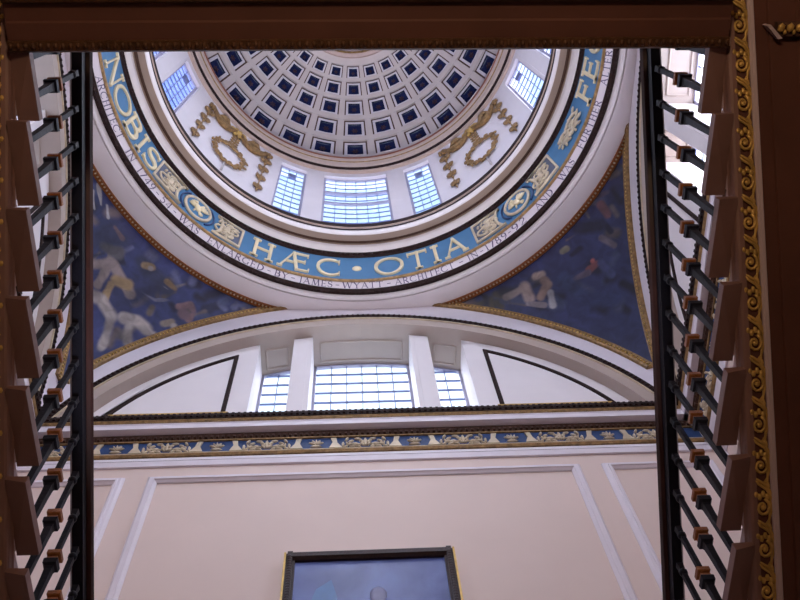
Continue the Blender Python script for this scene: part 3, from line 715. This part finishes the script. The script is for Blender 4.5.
# big gilt letters on the blue frieze
def fz(ang, z, w_):         # a point on the blue frieze
    r = 4.505 - (z - 18.22) / 1.2 * .04 - w_; a = rad(ang); return (r * math.sin(a), r * math.cos(a), z)
DEG = 1 / rad(1) / 4.48     # degrees per metre
def big(ch, c, width_deg, word, pos):
    wd = glyph(ch)[0]; m = MB(); H = .87
    sx = width_deg / wd
    add_glyph(m, ch, lambda u, v, w_: fz(c - width_deg / 2 + u, 18.33 + v * H, w_), 0, sx, .05)
    o = m.build('gilt_letter', LETTER, None, center=True)
    tag(o, 'pale gold raised capital letter %s, %s letter of the word %s on blue frieze' % (ch, pos, word), 'letter', 'gilt motto letters')
LETTER = mat('letter_pale_gilt', (0.84, 0.70, 0.44), .4, metal=.1, noise=.1)
for ch, c, wdg, pos in (('H', -25.5, 6.6, 'first'), ('Æ', -17.1, 8.0, 'second'), ('C', -8.0, 6.7, 'last')): big(ch, c, wdg, 'HÆC', pos)
for ch, c, wdg, pos in (('O', 7.8, 8.2, 'first'), ('T', 15.5, 5.6, 'second'), ('I', 20.4, 2.8, 'third'), ('A', 25.7, 6.2, 'last')): big(ch, c, wdg, 'OTIA', pos)
for ch, c, wdg, pos in (('N', -83.6, 7.2, 'first'), ('O', -76.6, 8.0, 'second'), ('B', -70.2, 5.6, 'third'), ('I', -65.7, 2.8, 'fourth'), ('S', -61.5, 5.4, 'last')): big(ch, c, wdg, 'NOBIS', pos)
for ch, c, wdg, pos in (('F', 77.7, 5.4, 'first'), ('E', 83.2, 5.4, 'second'), ('C', 90.2, 6.8, 'third')): big(ch, c, wdg, 'FECIT', pos)
m = MB(); c = Vector(fz(-.6, 18.80, .0)); sv = Vector((0, 1, 0))
m.blob(c, (.10, 0, 0), (0, .04, 0), (0, 0, .13), n=14, m=8); tag(m.build('gilt_dot', LETTER, None, center=True), 'round pale gold raised dot between the words HÆC and OTIA', 'dot')
# small painted inscription on the sloping white band
ins = empty('painted_inscription', (0, 0, 18.15), 'line of small dark purple capitals painted on the white band around the ring', 'inscription')
def tb(ang, v, w_):
    r = 4.643 - .10 * v; z = 18.119 + .0735 * v + .0; a = rad(ang)
    return ((r - w_ * .6) * math.sin(a), (r - w_ * .6) * math.cos(a), z - w_ * .8)
for word, a0, a1 in (('ARCHITECT', -83.9, -69.5), ('IN', -66.6, -63.7), ('1749', -61.7, -55.9), ('-', -55.4, -54.0), ('54', -53.4, -50.3), ('-', -49.6, -48.3), ('WAS', -47.4, -41.6), ('ENLARGED', -39.0, -23.9),
        ('-', -23.3, -21.9), ('BY', -21.2, -17.7), ('-', -17.2, -15.8), ('JAMES', -15.0, -6.7), ('-', -6.2, -4.8), ('WYATT', -4.3, 5.7), ('-', 6.5, 7.9), ('ARCHITECT', 8.7, 23.9), ('-', 25.0, 26.6), ('IN', 27.6, 30.4), ('-', 30.9, 32.1), ('1789', 32.6, 38.8), ('-', 39.0, 40.2), ('92', 40.5, 44.7),
        ('AND', 48.1, 53.9), ('WAS', 56.9, 62.5), ('FURTHER', 65.6, 77.3), ('ALTERED', 80.8, 92)):
    tot = sum(glyph(c_)[0] for c_ in word) + .12 * (len(word) - 1); sc = (a1 - a0) / tot; x = a0; m = MB()
    for c_ in word:
        add_glyph(m, c_, tb, x, sc, .006); x += (glyph(c_)[0] + .12) * sc
    m.build('dash' if word == '-' else 'word', INK, ins)

# ------------------------------------------------------------------ ornaments on the blue frieze
def fpt(c, u, z, w_): return Vector(fz(c + u * DEG, z, w_))
def curl(m, c, u, z, r, a0, turns, rad0, d=.03, ccw=1, mi=0):
    n = 16; pts = []
    for i in range(n + 1):
        f_ = i / n; rr = r * (1 - .8 * f_); t = a0 + ccw * turns * 2 * pi * f_
        pts.append(fpt(c, u + rr * math.cos(t), z + rr * math.sin(t), d))
    m.tube(pts, [rad0 * (1 - .5 * i / n) for i in range(n + 1)], 5, mi)
def leafy(m, c, u, z, ang, L, W, d=.035, mi=0):
    a = fpt(c, u, z, d); e = fpt(c, u + L * math.cos(ang), z + L * math.sin(ang), d); x = (e - a)
    out = Vector((-math.sin(rad(c)), -math.cos(rad(c)), 0)); y = out.cross(x).normalized() * W
    m.blob(a + x * .5, x * .5, y, out * .025, mi, n=6, m=4)
PANELBG = mat('grey_blue_panel', (.10, .12, .18), .5, noise=.2)
def scroll_panel(c, hw, notch, label):
    z0, z1 = 18.34, 19.22; zc = (z0 + z1) / 2
    a0, a1 = -hw, hw
    # outline with one concave end towards the medallion
    out = []
    def edge(side):
        if side == notch: return [(side * (hw - .16 * math.sqrt(max(0, 1 - q * q))) , zc + q * (z1 - z0) / 2) for q in [-1 + 2 * i / 12 for i in range(13)]]
        return [(side * hw, z0), (side * hw, z1)]
    e1 = edge(1); e2 = edge(-1)[::-1]
    loop = e1 + e2
    m = MB(); n = len(loop)
    base = [fpt(c, u, z, -.005) for u, z in loop]; top = [fpt(c, u * .99, zc + (z - zc) * .99, .012) for u, z in loop]
    m.loft([base, top]); o = m.build('scrollwork_panel', PANELBG, None)
    tag(o, label, 'panel', 'gilt scroll panels')
    m = MB(); m.tube([fpt(c, u, z, .02) for u, z in loop], .035, 6, closed=True); m.build('gilt_border', PALEGOLD, o)
    m = MB()
    for s1 in (-1, 1):
        curl(m, c, s1 * .12, zc + s1 * .08, .20, s1 * 1.2, 1.3, .028, ccw=s1); curl(m, c, s1 * .04, zc - s1 * .2, .13, 2, 1.2, .022, ccw=-s1)
        for j in range(5): leafy(m, c, s1 * (.04 + .05 * j), zc - .28 + .13 * j * (1 if s1 > 0 else .8), 1.1 * s1 + j * .6, .16, .03)
    leafy(m, c, 0, zc - .12, pi / 2, .3, .05); leafy(m, c, -.1, zc + .25, .4, .2, .035); leafy(m, c, .02, zc - .3, .9, .2, .035)
    m.build('gilt_scrollwork', PALEGOLD, o)
scroll_panel(-54.0, .36, 1, 'gilt framed scrollwork panel on blue frieze, just after NOBIS')
scroll_panel(-35.5, .30, -1, 'gilt framed scrollwork panel on blue frieze, just before HÆC')
scroll_panel(36.0, .34, 1, 'gilt framed scrollwork panel on blue frieze, just after OTIA')
scroll_panel(54.6, .34, -1, 'gilt framed scrollwork panel on right of blue frieze, nearest FECIT')
def medallion(c, label):
    zc = 18.79; o = None
    m = MB(); n = 32; pr = lambda r, w_: [fpt(c, r * .30 * math.cos(2 * pi * i / n), zc + r * .43 * math.sin(2 * pi * i / n), w_) for i in range(n)]
    m.loft([pr(1, -.005), pr(1, .02), pr(.9, .03)]); o = m.build('bird_medallion', BLUE, None); tag(o, label, 'medallion', 'oval bird medallions')
    m = MB(); m.tube(pr(1, .03), .035, 6, closed=True); m.build('gilt_rim', PALEGOLD, o)
    m = MB()
    o2 = Vector((-math.sin(rad(c)), -math.cos(rad(c)), 0)); tv = Vector((math.cos(rad(c)), -math.sin(rad(c)), 0)); up = Vector((0, 0, 1))
    m.blob(fpt(c, -.01, zc - .02, .05), tv * .075 + up * .04, o2 * .05, up * .15 - tv * .05, n=10)
    m.blob(fpt(c, -.08, zc + .16, .06), tv * .04, o2 * .035, up * .06); leafy(m, c, -.1, zc + .15, 3.3, .07, .015, .06)
    for q in range(4): leafy(m, c, .02 + .01 * q, zc + .03 - .03 * q, 1.15 - .22 * q, .24, .03, .06)
    for q in range(3): leafy(m, c, -.06, zc + .0 - .04 * q, 2.5 + .25 * q, .17, .028, .06)
    for q in range(3): leafy(m, c, .02 * q, zc - .13, -.5 - .35 * q, .18, .025, .05)
    leafy(m, c, -.03, zc - .14, -1.9, .14, .02, .05)
    m.build('gilt_bird', LETTER, o)
    for sg in (-1, 1):       # the two crescent mouldings beside the oval
        m = MB(); m.tube([fpt(c, sg * .40 * math.cos(rad(a)), zc + .54 * math.sin(rad(a)), .02) for a in range(-50, 51, 10)], .02, 5)
        m.build('dark_crescent', CORNBLUE, o)
medallion(-44.9, 'oval blue medallion with gilt rim and gilt bird, between NOBIS and HÆC')
medallion(45.4, 'oval blue medallion with gilt rim and gilt bird, between OTIA and FECIT')
m = MB(); c = 67.6; zc = 18.76
for s1, uu in ((1, .16), (-1, -.18)):
    sc = 1.0 if s1 > 0 else .8
    curl(m, c, uu, zc + .05, .26 * sc, 2.5, 1.4, .035, ccw=-1); curl(m, c, uu + .02, zc - .1, .16 * sc, .2, 1.2, .03)
    for j in range(9): leafy(m, c, uu + .13 * sc * math.cos(j * .7), zc + .22 * sc * math.sin(j * .7), j * .7 + .5, .18 * sc, .035)
leafy(m, c, -.02, zc - .25, .8, .2, .04); leafy(m, c, 0, zc - .05, 2.6, .22, .04); leafy(m, c, .3, zc + .28, .6, .16, .04)
tag(m.build('acanthus_scroll', PALEGOLD, None, center=True), 'loose gilt acanthus scroll without a frame on blue frieze, just before FECIT', 'ornament')

# ------------------------------------------------------------------ gilded garlands on the drum
def garland(c, label):
    def cp(u, z, w_): a = rad(c) + u / RW; r = RW - w_; return Vector((r * math.sin(a), r * math.cos(a), z))
    out = Vector((-math.sin(rad(c)), -math.cos(rad(c)), 0))
    top = empty('gilt_garland', cp(0, 26.0, 0), label, 'garland', 'gilt garlands on the drum')
    tx = Vector((math.cos(rad(c)), -math.sin(rad(c)), 0)); up = Vector((0, 0, 1))
    E = .98
    for sg in (-1, 1):
        m = MB(); pts, rs = [], []
        for i in range(17):
            f_ = i / 16; u = sg * (.08 + (E - .1) * f_); z = 26.02 - .38 * math.sin(pi * f_) ; pts.append(cp(u, z, .08)); rs.append(.022 + .075 * math.sin(pi * f_) ** .8)
        m.tube(pts, rs, 8)
        for i in range(4): m.tube([p + out * .05 + up * (-.1 + .06 * i) * math.sin(pi * q / 16) for q, p in enumerate(pts)], .018, 4)
        m.build('drapery_swag', OLDGOLD, top)
        m = MB()
        m.tube([cp(sg * .3, 26.0, .05), cp(sg * .45, 26.2, .07), cp(sg * .6, 26.22, .07), cp(sg * .72, 26.05, .05)], [.05, .1, .09, .03], 6); m.build('upper_fold', OLDGOLD, top)
        m = MB(); m.blob(cp(sg * E, 26.12, .06), tx * .1, out * .06, up * .12)
        for a in range(5): m.blob(cp(sg * E + .1 * math.cos(a * 1.256), 26.1 + .12 * math.sin(a * 1.256), .06), tx * .06, out * .05, up * .07)
        m.build('knot', OLDGOLD, top)
        m = MB(); m.tube([cp(sg * E, 26.0, .03), cp(sg * E, 22.6, .03)], .012, 4)
        for i in range(6):
            z = 25.5 - .84 * i; s2 = 1 - .09 * i
            if i > 3: break
            for d in (-1, 1):
                m.blob(cp(sg * E + d * .08 * s2, z + .02, .05), tx * .10 * s2 + up * d * .12, out * .03, up * .17 * s2 - tx * d * .05, n=7)
            m.blob(cp(sg * E, z - .2, .05), tx * .05 * s2, out * .035, up * .24 * s2, n=7); m.blob(cp(sg * E, z + .22, .04), tx * .03, out * .035, up * .09, n=6)
        m.build('husk_drop', OLDGOLD, top)
    m = MB(); m.blob(cp(0, 26.12, .06), tx * .13, out * .09, up * .16, n=10)
    for a in range(9):
        t = a * 2 * pi / 9; m.blob(cp(.2 * math.cos(t), 26.14 + .22 * math.sin(t), .06), tx * (.08 * abs(math.cos(t)) + .05), out * .05, up * (.09 * abs(math.sin(t)) + .05), n=6)
    m.build('rosette', GOLD, top)
    m = MB(); m.tube([cp(0, 25.95, .05), cp(.03, 25.4, .06), cp(-.02, 24.7, .05)], .03, 5)
    for i in range(4):
        z = 25.6 - .24 * i
        for d in (-1, 1): m.blob(cp(d * .07, z, .05), tx * .07, out * .03, up * .05 + tx * d * .03, n=6)
    m.build('ribbon', OLDGOLD, top)
    zc = 23.85; m = MB()
    m.tube([cp(.46 * math.cos(i * pi / 18), zc + .72 * math.sin(i * pi / 18), .06) for i in range(36)], .035, 6, closed=True)
    rr = random.Random(5)
    for i in range(44):
        t = 2 * pi * i / 44; k_ = .86 + .30 * ((i * 7) % 5) / 4
        tv = tx * -math.sin(t) + up * math.cos(t); nv = tx * math.cos(t) + up * math.sin(t)
        m.blob(cp(.46 * k_ * math.cos(t), zc + .72 * k_ * math.sin(t), .07), tv * .085 + nv * .05 * (1 - i % 3), out * .035, nv * .045, n=6, m=4)
    m.build('wreath', OLDGOLD, top)
    m = MB(); m.tube([cp(0, zc - .72, .04), cp(.02, zc - 1.5, .05)], .03, 5); m.build('ribbon_end', STONE, top)
garland(-44.0, 'gilt plaster garland with oval wreath on the drum, left of the front windows')
garland(44.4, 'gilt plaster garland with oval wreath on the drum, right of the front windows')

# ================================================================== PICTURE ON THE FRONT WALL
pic = empty('framed_picture', (0, 4.9, 7.6), 'dark framed blue painting hanging on the cream front wall', 'picture')
def blue_canvas():
    m = bpy.data.materials.new('blue_canvas'); m.use_nodes = True; nt = m.node_tree; b = nt.nodes['Principled BSDF']; b.inputs['Roughness'].default_value = .35
    tc = nt.nodes.new('ShaderNodeTexCoord'); n = nt.nodes.new('ShaderNodeTexNoise'); n.inputs['Scale'].default_value = 1.7; n.inputs['Detail'].default_value = 4; n.inputs['Distortion'].default_value = .8
    nt.links.new(tc.outputs['Object'], n.inputs['Vector']); r = nt.nodes.new('ShaderNodeValToRGB')
    r.color_ramp.elements[0].position = .3; r.color_ramp.elements[0].color = (.03, .045, .20, 1); r.color_ramp.elements[1].position = .72; r.color_ramp.elements[1].color = (.10, .14, .42, 1)
    nt.links.new(n.outputs['Fac'], r.inputs['Fac']); nt.links.new(r.outputs['Color'], b.inputs['Base Color']); return m
X = 1.0; ZT = 10.36; ZB = 7.6; yf, yb = 4.86, 4.99
m = MB(); m.box(-X + .1, X - .1, 4.93, 4.96, ZB + .1, ZT - .1); cv = m.build('canvas', blue_canvas(), pic)
m = MB(); m.prism([(-.72, 9.4), (-.62, 9.75), (-.45, 9.9), (-.38, 9.6), (-.4, 9.3), (-.55, 9.2)], 4.926, 4.93); m.build('pale_patch', mat('sky_blue_paint', (.10, .22, .48), .4, noise=.3, scale=4), cv)
m = MB(); m.blob((.08, 4.93, 9.62), (.10, 0, 0), (0, .012, 0), (0, 0, .14), n=14); m.blob((.08, 4.93, 9.0), (.3, 0, 0), (0, .008, 0), (0, 0, .5), n=14); m.build('portrait_figure', mat('figure_paint', (.26, .26, .42), .4, noise=.3, scale=5), cv)
FRAME = mat('dark_picture_frame', (.045, .02, .016), .4, noise=.5, scale=25, bump=.4)
for (x0, x1, z0, z1) in ((-X, X, ZT - .13, ZT), (-X, X, ZB, ZB + .13), (-X, -X + .12, ZB, ZT), (X - .12, X, ZB, ZT)):
    m = MB(); m.box(x0, x1, 4.90, 4.985, z0, z1)
    if x1 - x0 > z1 - z0: m.prism([(4.86, z0 + .03), (4.86, z1 - .03), (4.90, z1), (4.90, z0)], x0 + .03, x1 - .03, 'x')
    else: m.prism([(x0 + .03, z0), (x1 - .03, z0), (x1 - .03, z1), (x0 + .03, z1)], 4.865, 4.9, 'y')
    m.build('frame_rail', FRAME, pic)
for sx in (-1, 1):
    m = MB(); m.box(sx * X - .012, sx * X + .012, 4.88, 4.95, ZB, ZT); m.build('gilt_outer_edge', GOLD, pic)
    m = MB()
    for i in range(60): m.blob((sx * (X - .06), 4.868, ZB + .08 + (ZT - ZB - .16) * i / 59), (.03, 0, 0), (0, .012, 0), (0, 0, .03), n=6, m=4)
    m.build('carved_beading', FRAME, pic)

# ================================================================== STAIRCASES
SL = -0.495; TR = 0.3636; TY0 = -1.13   # slope, tread, front edge of the top visible step
def zt(y): return 5.40 + SL * y
YA, YB = -1.78, 2.72
def sloped(m, prof, y0=YA, y1=YB, z0=0., sg=1, mi=0):
    m.loft([[(sg * x, y, z + z0 + SL * y) for x, z in prof] for y in (y0, y1)], mi=mi)
def staircase(sg, side, label):
    st = empty('staircase', (sg * 3.3, 2.6, 3.9), label, 'staircase', 'return flights')
    ys = [TY0 + TR * i for i in range(0, 11)]
    for y in ys:
        z = zt(y); m = MB()
        yb = max(-1.465, y - TR - .03); m.hexa([(sg * 1.6, yb, z), (sg * 1.70, yb, z + .03), (sg * 1.70, y, z), (sg * 1.6, y, z), (sg * 1.6, yb, z + .05), (sg * 1.70, yb, z + .055), (sg * 1.70, y, z + .055), (sg * 1.6, y, z + .05)]); m.box(sg * 1.705, sg * 4.98, yb, y, z + .13, z + .17); m.box(sg * 1.76, sg * 4.98, y - .06, y - .03, z - .0, z + .13)
        m.build('step', STAIRWOOD, st)
    # cut string with a saw-tooth top
    poly = [(-1.465, zt(ys[0]) + .168)]
    for y in ys: poly += [(max(-1.464, y - TR - .03), zt(y) + .168), (y - .03, zt(y) + .168)]
    poly += [(YB, 5.34 + SL * YB), (-1.465, 5.34 + SL * -1.465)]
    m = MB(); m.prism(poly, sg * 1.70, sg * 1.735, 'x'); m.build('cut_string', STRING, st)
    m = MB(); sloped(m, [(1.6995, 5.345), (1.692, 5.335), (1.697, 5.32), (1.697, 5.29), (1.703, 5.272), (1.714, 5.264), (1.735, 5.264), (1.735, 5.345)], sg=sg); m.build('string_moulding', STAIRWOOD, st)
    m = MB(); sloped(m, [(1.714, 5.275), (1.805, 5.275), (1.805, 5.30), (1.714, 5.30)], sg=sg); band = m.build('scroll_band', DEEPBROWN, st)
    m = MB(); P = .172; n = int((YB - YA) / P)
    for i in range(n):
        y = YA + P * (i + .5)
        def pt(x, dy, d=.0): return Vector((sg * x, y + dy, 5.272 + SL * (y + dy) - d))
        xc_ = 1.759
        pts = []
        for q in range(15):
            f_ = q / 14; r = .036 * (1 - .75 * f_); t = -1.2 + 2.6 * pi * f_; pts.append(pt(xc_ + r * math.cos(t), -.02 + 1.05 * r * math.sin(t), .006))
        m.tube(pts, [.009 - .003 * q / 14 for q in range(15)], 5)
        for off in (.0, .016): m.tube([pt(xc_ - .04 + off * .4, .03), pt(xc_ - .015, .055 - off, .006), pt(xc_ + .02, .075 - off, .008), pt(xc_ + .043, .11 - off, .004), pt(xc_ + .036, .15 - off)], [.004, .007, .008, .007, .004], 5)
        for off in (.0, .014): m.tube([pt(xc_ + .04 - off * .4, -.07 + off), pt(xc_ + .044, -.04), pt(xc_ + .042 - off * .5, .0), pt(xc_ + .03, .035 + off), pt(xc_ + .005 - off, .06)], [.004, .006, .007, .006, .003], 5)
        m.blob(pt(xc_ + .03, .065, .004), (.011, 0, 0), (0, .02, -.01), (0, 0, .008), n=6, m=4)
        for j in range(4): m.blob(pt(xc_ - .03 + .018 * j, -.075 + .012 * (j % 2), .004), (.012, 0, 0), (0, .016, -.008), (0, 0, .008), n=6, m=4)
        m.blob(pt(xc_, -.02, .008), (.013, 0, 0), (0, .013, -.006), (0, 0, .01), n=6, m=4)
    m.build('gilt_running_scroll', GOLD, band)
    m = MB(); sloped(m, [(1.803, 5.262), (1.811, 5.25), (1.828, 5.25), (1.835, 5.262), (1.835, 5.30), (1.803, 5.30)], sg=sg); m.build('pale_fillet', STRING, st)
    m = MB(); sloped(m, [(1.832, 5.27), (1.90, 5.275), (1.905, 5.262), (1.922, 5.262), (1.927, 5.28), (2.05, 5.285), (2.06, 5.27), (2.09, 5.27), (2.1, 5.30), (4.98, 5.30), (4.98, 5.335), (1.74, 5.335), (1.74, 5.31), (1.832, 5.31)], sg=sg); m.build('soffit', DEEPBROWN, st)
    return st
staircase(1, 'right', 'right-hand flight of stairs overhead, seen from below, with gilt scroll edge fully in view')
staircase(-1, 'left', 'left-hand flight of stairs overhead, seen from below, its saw-tooth edge at left of view')

# balustrades
def baluster_meshes():
    out = []
    for L in (.455, .544):
        bm_ = {}
        m = MB()
        def sq(a, z): return [(-a, -a, z), (a, -a, z), (a, a, z), (-a, a, z)]
        m.loft([sq(.026, 0), sq(.026, .03), sq(.018, .05), sq(.014, .07), sq(.017, L - .16), sq(.019, L - .10), sq(.023, L - .085), sq(.033, L - .075), sq(.035, L - .045), sq(.03, L - .035)])
        m2 = MB()
        for a, z0, z1 in ((.026, L - .038, L - .012), (.034, L - .008, L + .03)):
            m2.loft([sq(a * .82, z0), sq(a, z0 + .006), sq(a, z1 - .006), sq(a * .82, z1)])
        m2.loft([sq(.018, L - .012), sq(.018, L - .008)])
        m3 = MB(); H = L + .36
        m3.loft([sq(.017, L + .028), sq(.013, L + .05), sq(.0135, H - .06), sq(.013, H - .05)]); 
        m4 = MB(); m4.blob((0, 0, H - .035), (.026, 0, 0), (0, .026, 0), (0, 0, .026), n=8)
        m4.loft([sq(.014, H - .02), sq(.018, H + .03)])
        out.append((m, m2, m3, m4, H))
    return out
BM = baluster_meshes()
BDATA = []
for (a, b2, c2, d2, H) in BM:
    q = []
    for mm, nm, mt in ((a, 'lower_shaft', IRON), (b2, 'gilt_collar', COPPER), (c2, 'upper_shaft', IRON), (d2, 'knop', IRON)):
        o = mm.build(nm, mt); q.append((nm, o.data)); bpy.data.objects.remove(o)
    BDATA.append(q)
def balustrade(sg, label):
    X0 = 1.665
    top = empty('balustrade', (sg * X0, 2.5, zt(2.5)), label, 'balustrade', 'stair balustrades')
    loc0 = Vector(top.location)
    m = MB()
    sloped(m, [(1.615, .10), (1.605, .125), (1.62, .165), (1.65, .185), (1.69, .185), (1.72, .165), (1.735, .125), (1.72, .10), (1.70, .09), (1.635, .09)], YA + .35, YB - .1, 6.27, sg); m.build('handrail', MAHOG, top)
    m = MB(); sloped(m, [(1.637, .015), (1.637, .09), (1.693, .09), (1.693, .015)], YA + .35, YB - .1, 6.27, sg); m.build('iron_rail', IRON, top)
    for i in range(-1, 10):
        for v, dy in ((0, -.09), (1, -.272)):
            y = TY0 + TR * i + dy; z = zt(TY0 + TR * i) + .052
            if y < -1.42: continue
            o = bpy.data.objects.new('baluster', BDATA[v][0][1]); COL.objects.link(o); o.parent = top; o.location = Vector((sg * X0, y, z)) - loc0
            for nm, d in BDATA[v][1:]:
                c_ = bpy.data.objects.new(nm, d); COL.objects.link(c_); c_.parent = o
balustrade(-1, 'black iron balustrade with reddish gilt collars and wooden handrail, on the left flight')
balustrade(1, 'black iron balustrade with reddish gilt collars and wooden handrail, on the right flight')

# ------------------------------------------------------------------ landing that joins the flights overhead
lan = empty('landing', (0, -3.2, 6.0), 'brown underside of the stair landing crossing the top of the view with gilt edges', 'landing')
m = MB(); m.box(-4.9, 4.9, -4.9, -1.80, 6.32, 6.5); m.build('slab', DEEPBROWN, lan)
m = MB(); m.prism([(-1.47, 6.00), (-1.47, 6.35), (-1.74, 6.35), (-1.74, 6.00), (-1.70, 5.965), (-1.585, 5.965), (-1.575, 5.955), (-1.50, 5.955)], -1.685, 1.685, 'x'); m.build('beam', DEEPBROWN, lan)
def gilt_edge(y):
    m = MB(); m.prism([(y - .025, 5.95), (y - .02, 5.935), (y + .02, 5.935), (y + .03, 5.96), (y + .03, 6.0), (y - .025, 6.0)], -1.685, 1.685, 'x')
    for i in range(100):
        x = -1.67 + 3.34 * i / 99; m.blob((x, y, 5.936), (.013, 0, 0), (0, .018, 0), (0, 0, .012), n=6, m=4)
    m.build('gilt_edge_moulding', DULLGILT, lan)
gilt_edge(-1.475); gilt_edge(-1.69)
# gilded cornice end beyond the landing beam
def gpt(x, y): return (x, y)
gc = empty('gilt_cornice', (2.0, -1.52, 5.97), 'short gilt carved cornice end beside the landing, in the upper right corner', 'cornice')

m = MB(); m.prism([(-1.56, 5.99), (-1.54, 5.975), (-1.52, 5.985), (-1.495, 5.98), (-1.495, 6.02), (-1.56, 6.02)], 1.93, 4.8, 'x'); m.build('moulding', BROWNLINE, gc)
m = MB(); m.prism([(1.872, -1.545), (1.888, -1.55), (1.955, -1.487), (1.935, -1.483)], 5.965, 6.03, 'z'); m.build('pale_end', STRING, gc)
m = MB()
for i in range(24):
    x = 1.945 + i * .045
    m.blob((x, -1.535, 5.975), (.016, .012, 0), (-.012, .02, 0), (0, 0, .012), n=6, m=4); m.blob((x + .02, -1.515, 5.975), (.01, 0, 0), (0, .014, 0), (0, 0, .01), n=6, m=4)
m.build('gilt_carving', GOLD, gc)
